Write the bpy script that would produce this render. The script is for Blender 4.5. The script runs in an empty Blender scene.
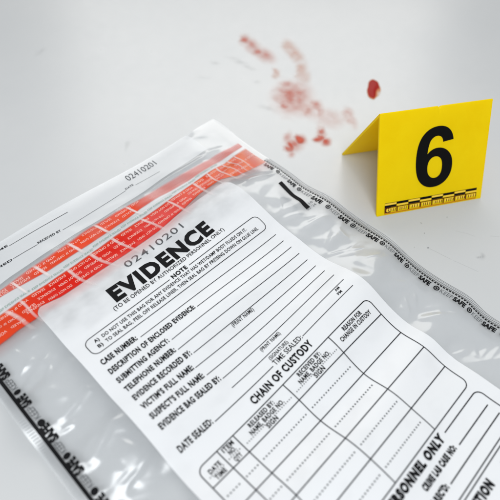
import bpy, bmesh, math, random
import numpy as np
from mathutils import Vector, Matrix, Euler
random.seed(7)
SCN = bpy.context.scene
COL = SCN.collection
S = 0.125                      # metres per page unit (width of the printed form)

# ------------------------------------------------------------------ camera
cam = bpy.data.cameras.new('camera')
cam.sensor_width = 36.0
cam.lens = 36.0 * 513.4 / 500.0
cam.clip_start = 0.005
cam.clip_end = 20
cam.dof.use_dof = True
cam.dof.focus_distance = 2.36 * S
cam.dof.aperture_fstop = 7.2
co = bpy.data.objects.new('camera', cam)
COL.objects.link(co)
co.location = (-0.291896 * S, -0.404844 * S, 1.93373 * S)
co.rotation_euler = (0.659087, -0.054330, -0.796699)
SCN.camera = co

# ------------------------------------------------------------------ soft room light, two lamps, exposure
wd = bpy.data.worlds.new('World')
SCN.world = wd
wd.use_nodes = True
bg = wd.node_tree.nodes['Background']
bg.inputs[0].default_value = (0.93, 0.97, 1.0, 1)
bg.inputs[1].default_value = 1.0
# a plain room around the table: pale ceiling, dimmer walls towards the horizon
wt = wd.node_tree
w_tc = wt.nodes.new('ShaderNodeTexCoord'); w_sx = wt.nodes.new('ShaderNodeSeparateXYZ'); w_cr = wt.nodes.new('ShaderNodeValToRGB')
wt.links.new(w_tc.outputs['Generated'], w_sx.inputs[0]); wt.links.new(w_sx.outputs['Z'], w_cr.inputs[0]); wt.links.new(w_cr.outputs[0], bg.inputs[0])
w_cr.color_ramp.elements[0].position = 0.10; w_cr.color_ramp.elements[0].color = (0.27, 0.276, 0.28, 1)
w_cr.color_ramp.elements[1].position = 0.95; w_cr.color_ramp.elements[1].color = (0.40, 0.415, 0.43, 1)
_e = w_cr.color_ramp.elements.new(0.45); _e.color = (0.30, 0.31, 0.32, 1)
_e = w_cr.color_ramp.elements.new(0.62); _e.color = (0.42, 0.435, 0.45, 1)

def area(name, loc, target, sx, sy, power, col):
    l = bpy.data.lights.new(name, 'AREA')
    l.shape = 'RECTANGLE'; l.size = sx; l.size_y = sy
    l.energy = power; l.color = col
    o = bpy.data.objects.new(name, l)
    COL.objects.link(o)
    o.location = loc
    o.rotation_euler = (Vector(target) - Vector(loc)).to_track_quat('-Z', 'Y').to_euler()
    return o
area('window_lamp', (1.30, 1.15, 1.15), (0.15, 0.05, 0), 1.5, 1.0, 16.5, (1.0, 0.975, 0.935))
area('fill_lamp', (-0.35, -0.30, 0.95), (0.1, 0.0, 0), 0.7, 0.5, 10.0, (0.95, 0.98, 1.0))  # unseen fill added on the camera side to brighten the marker's front
SCN.view_settings.view_transform = 'Standard'
SCN.view_settings.look = 'None'
SCN.view_settings.exposure = 0.05
SCN.view_settings.gamma = 1.0
SCN.cycles.max_bounces = 10
SCN.cycles.transparent_max_bounces = 24
SCN.cycles.caustics_reflective = False
SCN.cycles.sample_clamp_indirect = 3.0
SCN.cycles.blur_glossy = 1.0

# ------------------------------------------------------------------ shape of the bag: a gently rumpled sheet
GU = np.linspace(-0.4, 1.5, 7)
GV = np.linspace(-1.35, 0.9, 28)
ZC = np.array([0.0087,0.0107,-0.005,0.0005,0.0136,0.0075,0.0038,-0.0112,-0.0254,0.0365,0.0259,-0.0357,-0.0044,-0.0391,-0.0283,-0.02,-0.026,0.0509,-0.0124,-0.0766,-0.0157,0.0332,0.0323,0.0145,0.0069,0.0169,0.0116,0.0029,-0.0287,0.0183,0.0166,-0.0014,0.0023,-0.0038,0.0132,0.0207,-0.0068,0.034,0.021,-0.0148,0.0564,0.0814,0.0734,0.0424,-0.0019,0.0401,0.0694,0.0969,0.0569,-0.0473,-0.0533,-0.0079,-0.0193,-0.0032,0.0082,0.0032,0.0343,0.0089,0.0057,0.0124,0.0079,-0.0046,0.0225,0.0321,0.0081,-0.0344,-0.0243,0.024,-0.0243,-0.0437,-0.0257,0.0109,-0.009,-0.0825,-0.0682,-0.0186,-0.0052,-0.0113,0.0248,0.0617,0.0124,-0.0031,0.0045,0.0021,0.0434,-0.0317,-0.0275,0.0143,0.0029,-0.0079,-0.0109,-0.0592,0.0211,0.0256,0.0114,0.0528,0,0.0019,-0.0145,-0.0593,0.0009,0.062,0.04,-0.0572,0.0198,0.0739,0.0484,-0.0089,0.0032,0.0131,0.004,-0,-0.0396,0.002,0.0174,0.0084,-0.014,0.0119,0.0324,-0.0198,0.0233,0.0126,-0.0199,-0.0141,0.016,0.0213,0.0438,0.0263,0.033,0.0155,0.0228,0.0136,0.0583,-0.0714,-0.029,-0.0676,-0.0211,0.0142,-0,-0.0021,0.0007,0.0333,0.0245,0.0019,-0.0044,0.0199,0.0462,0.0652,0.0144,-0.0385,-0.0083,-0.029,-0.0166,-0.068,-0.0121,0.0517,0.0318,-0.0635,-0.0429,-0.0303,0.0111,-0.0693,0.0813,0.0664,0.0252,0.0106,-0.0027,-0.0017,0.0441,-0.0109,-0.0208,0.0056,0.0183,-0.0077,-0.052,-0.0216,-0.0177,0.0178,0.0791,0.02,0.045,0.0563,0.0302,-0.0378,-0.0292,0.0311,0.0681,-0.0145,0.0515,0.0311,-0.0331,-0.0347,0.0044,0.0049,0.0006,0.0006]).reshape(7, 28)
rng = np.random.RandomState(11)
WAVES = []
for i in range(16):
    lam = 0.10 * (0.40 / 0.10) ** rng.rand()
    a = math.pi / 2 + rng.randn() * 0.55
    WAVES.append((math.cos(a) * 2 * math.pi / lam, math.sin(a) * 2 * math.pi / lam, rng.rand() * 6.28, lam * (0.005 + 0.009 * rng.rand()), rng.rand() < 0.45))

def smooth(a, b, x):
    t = np.clip((x - a) / (b - a), 0, 1)
    return t * t * (3 - 2 * t)

CREASES = [  # u0, v0, u1, v1, height, width : folds of the clear film
    (-0.30, -0.66, -0.10, -0.74, 0.012, 0.020), (-0.25, -0.47, -0.10, -0.50, 0.010, 0.018),
    (-0.24, -0.27, -0.10, -0.33, 0.011, 0.018), (-0.22, -0.12, -0.09, -0.15, 0.010, 0.016),
    (1.10, -0.30, 1.27, -0.36, 0.013, 0.022), (1.09, -0.62, 1.24, -0.60, 0.009, 0.020),
    (1.12, 0.02, 1.27, 0.10, 0.010, 0.022), (1.13, 0.22, 1.27, 0.36, 0.014, 0.018),
    (1.10, -0.86, 1.32, -0.83, 0.013, 0.018), 
    (0.70, -1.175, 1.30, -1.16, 0.008, 0.012),
    (0.30, -1.065, 0.90, -1.075, 0.007, 0.014), (1.25, -0.45, 1.12, -0.47, 0.008, 0.02),
]

_r2 = random.Random(5)
for _k in range(34):                                       # small sharp creases in the clear margins
    if _k < 14: _a, _b = _r2.uniform(-.27, -.11), _r2.uniform(-.85, .1)
    else: _a, _b = _r2.uniform(1.10, 1.24), _r2.uniform(-.9, .55)
    _t = _r2.gauss(-.35, .7); _l = _r2.uniform(.03, .09)
    CREASES.append((_a - _l * math.cos(_t) / 2, _b - _l * math.sin(_t) / 2, _a + _l * math.cos(_t) / 2, _b + _l * math.sin(_t) / 2, _r2.choice((1, 1, -1)) * _r2.uniform(.003, .008), _r2.uniform(.006, .013)))

def zs(u, v):
    u = np.asarray(u, float); v = np.asarray(v, float)
    uc = np.clip(u, -0.36, 1.42); vc = np.clip(v, -1.39, 0.76)
    z = np.zeros_like(uc)
    eu = [np.exp(-0.5 * ((uc - a) / 0.40) ** 2) for a in GU]
    ev = [np.exp(-0.5 * ((vc - b) / 0.09) ** 2) for b in GV]
    for i in range(7):
        t = np.zeros_like(uc)
        for j in range(28):
            t = t + ZC[i, j] * ev[j]
        z = z + eu[i] * t
    m = np.maximum(smooth(-0.045, -0.11, u), smooth(1.05, 1.12, u))
    m = np.maximum(m, 0.35 * smooth(-0.88, -0.95, v)) * (1 - smooth(-1.2, -1.26, v) * (1 - smooth(1.1, 1.2, u)))
    m = m * smooth(-0.33, -0.27, u) * (1 - smooth(1.21, 1.31, u))
    w = np.zeros_like(uc)
    for kx, ky, ph, am, rid in WAVES:
        s = np.sin(kx * u + ky * v + ph + 0.8 * np.sin(3.1 * u + 2.3 * v + ph))
        w = w + am * ((1 - 2 * np.abs(s)) * 0.8 if rid else s)
    z = z + w * (0.05 + 0.75 * m)
    for a, b, c, d, h, wd_ in CREASES:
        L2 = (c - a) ** 2 + (d - b) ** 2
        t = np.clip(((u - a) * (c - a) + (v - b) * (d - b)) / L2, 0, 1)
        dx = u - a - t * (c - a); dy = v - b - t * (d - b)
        z = z + h * np.exp(-(dx * dx + dy * dy) / (wd_ * wd_)) * (0.35 + 0.65 * np.sin(math.pi * np.clip(t, 0.02, 0.98)))
    return np.maximum(z, 0.006 + 0.15 * np.maximum(z, 0))

def P(u, v, h=0.0):
    """points of the bag's top skin, h page units above it"""
    u = np.asarray(u, float); v = np.asarray(v, float)
    z = zs(u, v)
    d = smooth(1.14, 1.30, u) * 0.65 * (z - 0.032)          # the welded edge is stiffer: flatter, and it bows sideways instead
    return np.stack([(u + 0.87 * d) * S, -(v + 0.60 * d) * S, (z - d + h) * S], -1)

# ------------------------------------------------------------------ helpers
def tag(o, label=None, cat=None, group=None, kind=None):
    for k, x in (('label', label), ('category', cat), ('group', group), ('kind', kind)):
        if x: o[k] = x
    return o

def empty(name, loc, label, cat):
    o = bpy.data.objects.new(name, None)
    o.empty_display_size = 0.01
    COL.objects.link(o); o.location = loc
    return tag(o, label, cat)

def link(name, me, mat, parent=None, shade=True):
    me.materials.clear(); me.materials.append(mat)
    o = bpy.data.objects.new(name, me)
    COL.objects.link(o)
    if shade:
        me.polygons.foreach_set('use_smooth', [True] * len(me.polygons))
    if parent is not None:
        o.parent = parent
        o.matrix_parent_inverse = Matrix.Translation(-parent.location)
    return o

def mesh(name, verts, faces):
    me = bpy.data.meshes.new(name)
    me.from_pydata([tuple(map(float, p)) for p in verts], [], faces)
    me.update()
    return me

class Sheet:
    """collects flat (u, v) pieces that lie on the bag's skin, then lifts them onto it as one mesh"""
    def __init__(self): self.v = []; self.f = []
    def quad_strip(self, A, B):
        n = len(self.v)
        for a, b in zip(A, B): self.v.append(a); self.v.append(b)
        for i in range(len(A) - 1):
            k = n + 2 * i
            self.f.append((k, k + 1, k + 3, k + 2))
    def line(self, u0, v0, u1, v1, w=0.0024, w2=None):
        L = math.hypot(u1 - u0, v1 - v0); n = max(1, int(L / 0.012))
        nx, ny = -(v1 - v0) / L, (u1 - u0) / L
        A = []; B = []
        for i in range(n + 1):
            t = i / n; ww = (w if w2 is None else w + (w2 - w) * t) / 2
            x, y = u0 + (u1 - u0) * t, v0 + (v1 - v0) * t
            A.append((x + nx * ww, y + ny * ww)); B.append((x - nx * ww, y - ny * ww))
        self.quad_strip(A, B)
    def poly(self, pts, w=0.0024, closed=False):
        if closed: pts = pts + [pts[0], pts[1]]
        den = [pts[0]]
        for (a, b), (c, d) in zip(pts, pts[1:]):
            L = math.hypot(c - a, d - b); n = max(1, int(L / 0.012))
            for i in range(1, n + 1): den.append((a + (c - a) * i / n, b + (d - b) * i / n))
        A = []; B = []
        for i, (x, y) in enumerate(den):
            x0, y0 = den[max(0, i - 1)]; x1, y1 = den[min(len(den) - 1, i + 1)]
            L = math.hypot(x1 - x0, y1 - y0) or 1
            nx, ny = -(y1 - y0) / L * w / 2, (x1 - x0) / L * w / 2
            A.append((x + nx, y + ny)); B.append((x - nx, y - ny))
        self.quad_strip(A, B)
    def dotted(self, u0, u1, v, step=0.0105, r=0.0022):
        n = int((u1 - u0) / step)
        for i in range(n + 1): self.line(u0 + i * step - r, v, u0 + i * step + r, v, 2 * r)
    def disc(self, u, v, r, n=14):
        k = len(self.v); self.v.append((u, v))
        for i in range(n): self.v.append((u + r * math.cos(6.2832 * i / n), v + r * math.sin(6.2832 * i / n)))
        for i in range(n): self.f.append((k, k + 1 + i, k + 1 + (i + 1) % n))
    def rrect(self, u0, v0, u1, v1, r, w=0.0024, gap=None):
        pts = []
        for cx, cy, a0 in ((u1 - r, v0 + r, -90), (u1 - r, v1 - r, 0), (u0 + r, v1 - r, 90), (u0 + r, v0 + r, 180)):
            for i in range(7):
                a = math.radians(a0 + 15 * i); pts.append((cx + r * math.cos(a), cy + r * math.sin(a)))
        if gap:                                      # opening in the top line
            pts = [(gap[1], v0)] + pts + [(gap[0], v0)]
            self.poly(pts, w)
        else: self.poly(pts, w, closed=True)
    def add(self, vs, fs):
        n = len(self.v); self.v += vs; self.f += [tuple(n + i for i in f) for f in fs]
    def build(self, name, mat, parent, h, label=None):
        v = np.array(self.v)
        o = link(name, mesh(name, P(v[:, 0], v[:, 1], h), self.f), mat, parent, shade=False)
        if label: o['label'] = label
        return o

_cu = bpy.data.curves.new('lettering_source', 'FONT')
_to = bpy.data.objects.new('lettering_source', _cu)
COL.objects.link(_to)
_cu.resolution_u = 3
CAP = 0.691
def glyphs(text, bold=0.0, spacing=1.0):
    _cu.body = text; _cu.offset = bold; _cu.space_character = spacing
    bpy.context.view_layer.update()
    me = bpy.data.meshes.new_from_object(_to.evaluated_get(bpy.context.evaluated_depsgraph_get()))
    vs = [(q.co.x, q.co.y) for q in me.vertices]; fs = [tuple(f.vertices) for f in me.polygons]
    bpy.data.meshes.remove(me)
    return vs, fs

def cut(vs, fs, step):
    """slice lettering on a grid so that it can follow the skin"""
    bm = bmesh.new()
    bv = [bm.verts.new((x, y, 0)) for x, y in vs]
    for f in fs:
        try: bm.faces.new([bv[i] for i in f])
        except ValueError: pass
    xs = [q[0] for q in vs]; ys = [q[1] for q in vs]
    for ax, lo, hi in ((0, min(xs), max(xs)), (1, min(ys), max(ys))):
        n = int((hi - lo) / step)
        for i in range(1, n + 1):
            c = Vector((0, 0, 0)); c[ax] = lo + (hi - lo) * i / (n + 1)
            nn = Vector((0, 0, 0)); nn[ax] = 1
            bmesh.ops.bisect_plane(bm, geom=bm.verts[:] + bm.edges[:] + bm.faces[:], plane_co=c, plane_no=nn, dist=1e-7)
    bm.verts.index_update()
    out = [(q.co.x, q.co.y) for q in bm.verts], [tuple(w.index for w in f.verts) for f in bm.faces]
    bm.free()
    return out

def text(sh, s, u0, v, h, u1=None, bold=0.02, spacing=None, rot=0, step=0.02, slant=0.0):
    """lettering with its baseline at v; h is the capital height, u1 the right end; rot in degrees turns it in the sheet"""
    vs, fs = glyphs(s, bold, spacing or 1.03 + 2.6 * max(0, bold))
    x0 = min(q[0] for q in vs); x1 = max(q[0] for q in vs)
    ky = h / CAP
    kx = ky if u1 is None else (u1 - u0) / (x1 - x0)
    vs = [((x - x0) * kx + slant * y * ky, y * ky) for x, y in vs]
    vs, fs = cut(vs, fs, step)
    c, s_ = math.cos(math.radians(rot)), math.sin(math.radians(rot))
    # reading direction (c, s), up direction (s, -c) in (u, v)
    sh.add([(u0 + x * c + y * s_, v + x * s_ - y * c) for x, y in vs], fs)

def grid(u0, u1, v0, v1, du, dv, h=0.0, keep=None, zfun=None):
    nu = max(2, int(round((u1 - u0) / du)) + 1); nv = max(2, int(round((v1 - v0) / dv)) + 1)
    U, V = np.meshgrid(np.linspace(u0, u1, nu), np.linspace(v0, v1, nv))
    U = U.ravel(); V = V.ravel()
    p = P(U, V, h) if zfun is None else np.concatenate([P(U, V)[:, :2], (zfun(U, V) * S)[:, None]], 1)
    fs = []
    for j in range(nv - 1):
        for i in range(nu - 1):
            k = j * nu + i
            fs.append((k, k + nu, k + nu + 1, k + 1))
    return U, V, p, fs

def ribbon(name, mat, parent, ulist, vtop, vbot, h, nv=8, dens=None, glare_and_pale=None):
    """a strip whose upper and lower edge are functions of u; dens(u, t) is stored as the ink density"""
    pts = []; dn = []; wr = []
    for u in ulist:
        a, b = vtop(u), vbot(u)
        for j in range(nv + 1):
            t = j / nv; pts.append((u, a + (b - a) * t)); dn.append(dens(u, t) if dens else 1.0); wr.append(glare_and_pale(u, t) if glare_and_pale else 0.0)
    fs = []
    for i in range(len(ulist) - 1):
        for j in range(nv):
            k = i * (nv + 1) + j
            fs.append((k, k + 1, k + nv + 2, k + nv + 1))
    q = np.array(pts)
    me = mesh(name, P(q[:, 0], q[:, 1], h), fs)
    at = me.attributes.new('cover', 'FLOAT', 'POINT'); at.data.foreach_set('value', dn)
    if glare_and_pale:
        at = me.attributes.new('glare_and_pale', 'FLOAT', 'POINT'); at.data.foreach_set('value', wr)
    return link(name, me, mat, parent)

# ------------------------------------------------------------------ materials
def mat(name):
    m = bpy.data.materials.new(name); m.use_nodes = True
    nt = m.node_tree
    return m, nt, nt.nodes['Principled BSDF'], nt.nodes['Material Output']

def plain(name, col, rough=0.4, spec=0.5, bump=0.0, scale=400, coat=0.0):
    m, nt, b, out = mat(name)
    b.inputs['Base Color'].default_value = (*col, 1)
    b.inputs['Roughness'].default_value = rough
    b.inputs['Specular IOR Level'].default_value = spec
    b.inputs['Coat Weight'].default_value = coat
    b.inputs['Coat Roughness'].default_value = 0.12
    tc = nt.nodes.new('ShaderNodeTexCoord')
    nz = nt.nodes.new('ShaderNodeTexNoise'); nz.inputs['Scale'].default_value = scale; nz.inputs['Detail'].default_value = 4
    nt.links.new(tc.outputs['Object'], nz.inputs['Vector'])
    rr = nt.nodes.new('ShaderNodeMapRange')
    rr.inputs['To Min'].default_value = max(0.02, rough - 0.06); rr.inputs['To Max'].default_value = rough + 0.06
    nt.links.new(nz.outputs['Fac'], rr.inputs['Value']); nt.links.new(rr.outputs['Result'], b.inputs['Roughness'])
    if bump:
        bp = nt.nodes.new('ShaderNodeBump'); bp.inputs['Strength'].default_value = bump; bp.inputs['Distance'].default_value = 0.0003
        nt.links.new(nz.outputs['Fac'], bp.inputs['Height']); nt.links.new(bp.outputs['Normal'], b.inputs['Normal'])
    return m

def see_through(name, col, density, rough, gloss=1.0, use_attr=False, tint=(1, 1, 1), bump=0.0, glow=0.0, spec=0.5, glare_pale_col=None):
    """thin clear or translucent plastic: part passes straight through, part is milky, the skin is glossy"""
    m, nt, b, out = mat(name)
    b.inputs['Base Color'].default_value = (*col, 1)
    b.inputs['Roughness'].default_value = rough
    b.inputs['Specular IOR Level'].default_value = spec
    if glare_pale_col:                                            # second colour: glare painted on the tape's right end, paler left end
        aw = nt.nodes.new('ShaderNodeAttribute'); aw.attribute_name = 'glare_and_pale'
        cw = nt.nodes.new('ShaderNodeMixRGB'); cw.inputs[1].default_value = (*col, 1); cw.inputs[2].default_value = (*glare_pale_col, 1)
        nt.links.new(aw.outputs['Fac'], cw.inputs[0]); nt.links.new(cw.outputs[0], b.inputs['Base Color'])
    tr = nt.nodes.new('ShaderNodeBsdfTransparent'); tr.inputs[0].default_value = (*tint, 1)
    mx = nt.nodes.new('ShaderNodeMixShader')
    if glow:
        tl = nt.nodes.new('ShaderNodeBsdfTranslucent'); tl.inputs[0].default_value = (*col, 1)
        mt = nt.nodes.new('ShaderNodeMixShader'); mt.inputs[0].default_value = glow
        b.inputs['Specular IOR Level'].default_value = 0.0
        nt.links.new(b.outputs[0], mt.inputs[1]); nt.links.new(tl.outputs[0], mt.inputs[2])
        nt.links.new(mt.outputs[0], mx.inputs[2])
    else:
        nt.links.new(b.outputs[0], mx.inputs[2])
    nt.links.new(tr.outputs[0], mx.inputs[1])
    if use_attr:
        at = nt.nodes.new('ShaderNodeAttribute'); at.attribute_name = 'cover'
        mu = nt.nodes.new('ShaderNodeMath'); mu.operation = 'MULTIPLY'; mu.inputs[1].default_value = density
        nt.links.new(at.outputs['Fac'], mu.inputs[0]); nt.links.new(mu.outputs[0], mx.inputs[0])
    else:
        mx.inputs[0].default_value = density
    gl = nt.nodes.new('ShaderNodeBsdfGlossy'); gl.inputs['Roughness'].default_value = rough
    gl.inputs['Color'].default_value = (1, 1, 1, 1)
    fr = nt.nodes.new('ShaderNodeLayerWeight'); fr.inputs['Blend'].default_value = 0.5
    pw = nt.nodes.new('ShaderNodeMath'); pw.operation = 'POWER'; pw.inputs[1].default_value = 5.0
    nt.links.new(fr.outputs['Facing'], pw.inputs[0])
    fm = nt.nodes.new('ShaderNodeMath'); fm.operation = 'MULTIPLY_ADD'; fm.inputs[1].default_value = 0.9 * gloss; fm.inputs[2].default_value = 0.045 * gloss
    nt.links.new(pw.outputs[0], fm.inputs[0])
    m2 = nt.nodes.new('ShaderNodeMixShader')
    if gloss == 0: b.inputs['Specular IOR Level'].default_value = 0.2
    nt.links.new(fm.outputs[0], m2.inputs[0]); nt.links.new(mx.outputs[0], m2.inputs[1]); nt.links.new(gl.outputs[0], m2.inputs[2])
    nt.links.new(m2.outputs[0], out.inputs[0])
    if bump:
        tc = nt.nodes.new('ShaderNodeTexCoord')
        nz = nt.nodes.new('ShaderNodeTexNoise'); nz.inputs['Scale'].default_value = 90; nz.inputs['Detail'].default_value = 3
        nt.links.new(tc.outputs['Object'], nz.inputs['Vector'])
        bp = nt.nodes.new('ShaderNodeBump'); bp.inputs['Strength'].default_value = bump; bp.inputs['Distance'].default_value = 0.002
        nt.links.new(nz.outputs['Fac'], bp.inputs['Height'])
        for n_ in (b, gl, fr): nt.links.new(bp.outputs['Normal'], n_.inputs['Normal'])
    return m

M_ink = plain('black_ink', (0.006, 0.006, 0.007), 0.6, 0.10)
M_ink_grey = plain('grey_ink', (0.085, 0.09, 0.095), 0.6, 0.15)
M_ink_pale = plain('pale_grey_ink', (0.30, 0.31, 0.32), 0.5, 0.3)
M_line = plain('rule_ink', (0.016, 0.017, 0.02), 0.6, 0.10)
M_ink_mid = plain('mid_grey_ink', (0.19, 0.195, 0.20), 0.6, 0.2)
M_green = plain('green_ink', (0.18, 0.30, 0.24), 0.5, 0.3)
M_panel = see_through('white_printed_plastic', (0.69, 0.70, 0.715), 1.0, 0.34, 0.5, use_attr=True, spec=0.1)
M_strip = see_through('white_frosted_plastic', (0.80, 0.815, 0.83), 0.55, 0.40, 0.5)
M_film = see_through('clear_film', (0.88, 0.89, 0.90), 0.18, 0.22, 1.45, glow=0.42, tint=(0.985, 0.99, 0.995))
M_back = see_through('clear_back_film', (0.92, 0.93, 0.94), 0.14, 0.22, 0.6, glow=0.45, tint=(0.985, 0.99, 0.995))
M_tape = see_through('red_tape', (0.56, 0.010, 0.003), 1.0, 0.25, 0.22, use_attr=True, spec=0.12, glare_pale_col=(0.70, 0.12, 0.025))
M_tape2 = see_through('orange_red_tape', (0.66, 0.046, 0.008), 1.0, 0.25, 0.18, use_attr=True, spec=0.12)
M_halo = see_through('pink_adhesive', (0.82, 0.42, 0.40), 0.65, 0.35, 0.0, use_attr=True)
M_tletter = plain('pale_tape_lettering', (0.80, 0.52, 0.46), 0.4, 0.4)
M_crease = see_through('pale_crease', (0.86, 0.78, 0.76), 0.62, 0.3, 0.0, use_attr=True)

# table: glossy white laminate with faint wear
M_table, nt, b, out = mat('white_laminate')
tc = nt.nodes.new('ShaderNodeTexCoord')
n1 = nt.nodes.new('ShaderNodeTexNoise'); n1.inputs['Scale'].default_value = 5; n1.inputs['Detail'].default_value = 5
n2 = nt.nodes.new('ShaderNodeTexNoise'); n2.inputs['Scale'].default_value = 130; n2.inputs['Detail'].default_value = 6
for n_ in (n1, n2): nt.links.new(tc.outputs['Object'], n_.inputs['Vector'])
cr = nt.nodes.new('ShaderNodeValToRGB')
cr.color_ramp.elements[0].position = 0.3; cr.color_ramp.elements[0].color = (0.485, 0.498, 0.505, 1)
cr.color_ramp.elements[1].position = 0.7; cr.color_ramp.elements[1].color = (0.54, 0.545, 0.546, 1)
nt.links.new(n1.outputs['Fac'], cr.inputs[0]); nt.links.new(cr.outputs[0], b.inputs['Base Color'])
rr = nt.nodes.new('ShaderNodeMapRange'); rr.inputs['To Min'].default_value = 0.24; rr.inputs['To Max'].default_value = 0.37
nt.links.new(n2.outputs['Fac'], rr.inputs['Value']); nt.links.new(rr.outputs[0], b.inputs['Roughness'])
bmp = nt.nodes.new('ShaderNodeBump'); bmp.inputs['Strength'].default_value = 0.05; bmp.inputs['Distance'].default_value = 0.0004
nt.links.new(n2.outputs['Fac'], bmp.inputs['Height']); nt.links.new(bmp.outputs[0], b.inputs['Normal'])
M_scuff = see_through('grey_scuff', (0.22, 0.22, 0.23), 0.42, 0.4, 0.0, use_attr=True)

# yellow marker plastic, a little light passes through it
M_yel, nt, b, out = mat('yellow_plastic')
b.inputs['Base Color'].default_value = (0.96, 0.70, 0.0, 1)
b.inputs['Roughness'].default_value = 0.38
b.inputs['Specular IOR Level'].default_value = 0.16
tl = nt.nodes.new('ShaderNodeBsdfTranslucent'); tl.inputs[0].default_value = (1.0, 0.80, 0.0, 1)
mx = nt.nodes.new('ShaderNodeMixShader'); mx.inputs[0].default_value = 0.34
nt.links.new(b.outputs[0], mx.inputs[1]); nt.links.new(tl.outputs[0], mx.inputs[2]); nt.links.new(mx.outputs[0], out.inputs[0])
tc = nt.nodes.new('ShaderNodeTexCoord'); nz = nt.nodes.new('ShaderNodeTexNoise'); nz.inputs['Scale'].default_value = 220; nz.inputs['Detail'].default_value = 5
nt.links.new(tc.outputs['Object'], nz.inputs['Vector'])
n3 = nt.nodes.new('ShaderNodeTexNoise'); n3.inputs['Scale'].default_value = 28; n3.inputs['Detail'].default_value = 6; n3.inputs['Roughness'].default_value = 0.7
nt.links.new(tc.outputs['Object'], n3.inputs['Vector'])
c3 = nt.nodes.new('ShaderNodeValToRGB')
c3.color_ramp.elements[0].position = 0.35; c3.color_ramp.elements[0].color = (0.95, 0.71, 0.0, 1)
c3.color_ramp.elements[1].position = 0.7; c3.color_ramp.elements[1].color = (1.0, 0.79, 0.003, 1)
nt.links.new(n3.outputs['Fac'], c3.inputs[0]); nt.links.new(c3.outputs[0], b.inputs['Base Color'])
r3 = nt.nodes.new('ShaderNodeMapRange'); r3.inputs['To Min'].default_value = 0.28; r3.inputs['To Max'].default_value = 0.50
nt.links.new(n3.outputs['Fac'], r3.inputs['Value']); nt.links.new(r3.outputs[0], b.inputs['Roughness'])
bp = nt.nodes.new('ShaderNodeBump'); bp.inputs['Strength'].default_value = 0.10; bp.inputs['Distance'].default_value = 0.0004
nt.links.new(nz.outputs['Fac'], bp.inputs['Height']); nt.links.new(bp.outputs[0], b.inputs['Normal'])
M_mark_black = plain('black_print', (0.004, 0.004, 0.004), 0.55, 0.08)
M_mark_pale = plain('pale_scale_print', (0.88, 0.58, 0.05), 0.4, 0.4)
M_mark_brown = plain('brown_scale_print', (0.10, 0.018, 0.004), 0.5, 0.1)
M_mark_amber = plain('amber_scale_print', (0.50, 0.19, 0.008), 0.5, 0.1)

# ------------------------------------------------------------------ setting: the table top
me = mesh('table_surface', [(-1.2, -1.2, 0), (1.8, -1.2, 0), (1.8, 1.8, 0), (-1.2, 1.8, 0)], [(0, 1, 2, 3)])
table = link('table_surface', me, M_table, None, False)
tag(table, 'glossy white laminate table top with faint scuffs and scratches', 'table top', kind='structure')

def flat_patch(lobes, res, pad=2.2, seed=0, grain=0.5, gscale=60.0):
    """a stain lying on the table: density map from soft lobes broken up by noise; returns mesh"""
    from mathutils import noise
    cs = [(l[0], l[1]) for l in lobes]
    r = [(abs(l[2]) + abs(l[3]), abs(l[4]) + abs(l[5])) for l in lobes]
    u0 = min(c[0] - pad * q[0] for c, q in zip(cs, r)); u1 = max(c[0] + pad * q[0] for c, q in zip(cs, r))
    v0 = min(c[1] - pad * q[1] for c, q in zip(cs, r)); v1 = max(c[1] + pad * q[1] for c, q in zip(cs, r))
    nu = int((u1 - u0) / res) + 2; nv = int((v1 - v0) / res) + 2
    U, V = np.meshgrid(np.linspace(u0, u1, nu), np.linspace(v0, v1, nv))
    D = np.zeros_like(U)
    N1 = np.zeros_like(U); N2 = np.zeros_like(U)
    for j in range(nv):
        for i in range(nu):
            x, y = U[j, i], V[j, i]
            N1[j, i] = noise.fractal(Vector((x * gscale * 0.35, y * gscale * 0.35, seed)), 1.0, 2.0, 4)
            N2[j, i] = noise.noise(Vector((x * 22, y * 22, seed + 9.0)))
    for (a, c, m00, m01, m10, m11, s) in lobes:
        M = np.linalg.inv(np.array([[m00, m01], [m10, m11]]))
        dx, dy = U - a + 0.012 * N2, V - c + 0.012 * N1
        q = (M[0, 0] * dx + M[0, 1] * dy) ** 2 + (M[1, 0] * dx + M[1, 1] * dy) ** 2
        D = np.maximum(D, s * np.exp(-(q ** 1.1) * 0.8)) + 0.12 * s * np.exp(-0.8 * q)
    D = np.clip(D * (1 + grain * N1 + 0.3 * N2) - 0.03, 0, 1)
    D[0, :] = D[-1, :] = 0; D[:, 0] = D[:, -1] = 0
    idx = -np.ones(U.shape, int); vs = []; dn = []; fs = []
    for j in range(nv - 1):
        for i in range(nu - 1):
            cell = [(j, i), (j, i + 1), (j + 1, i + 1), (j + 1, i)]
            if max(D[c] for c in cell) < 0.004: continue
            f = []
            for c in cell:
                if idx[c] < 0:
                    idx[c] = len(vs); vs.append((U[c] * S, -V[c] * S, 0.00006 + 0.0004 * float(D[c]) ** 2)); dn.append(float(D[c]))
                f.append(int(idx[c]))
            fs.append(tuple(reversed(f)))
    return vs, fs, dn

def stain(name, lobes, material, parent=None, **kw):
    vs, fs, dn = flat_patch(lobes, **kw)
    me = mesh(name, vs, fs)
    at = me.attributes.new('cover', 'FLOAT', 'POINT'); at.data.foreach_set('value', dn)
    return link(name, me, material, parent)

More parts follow.
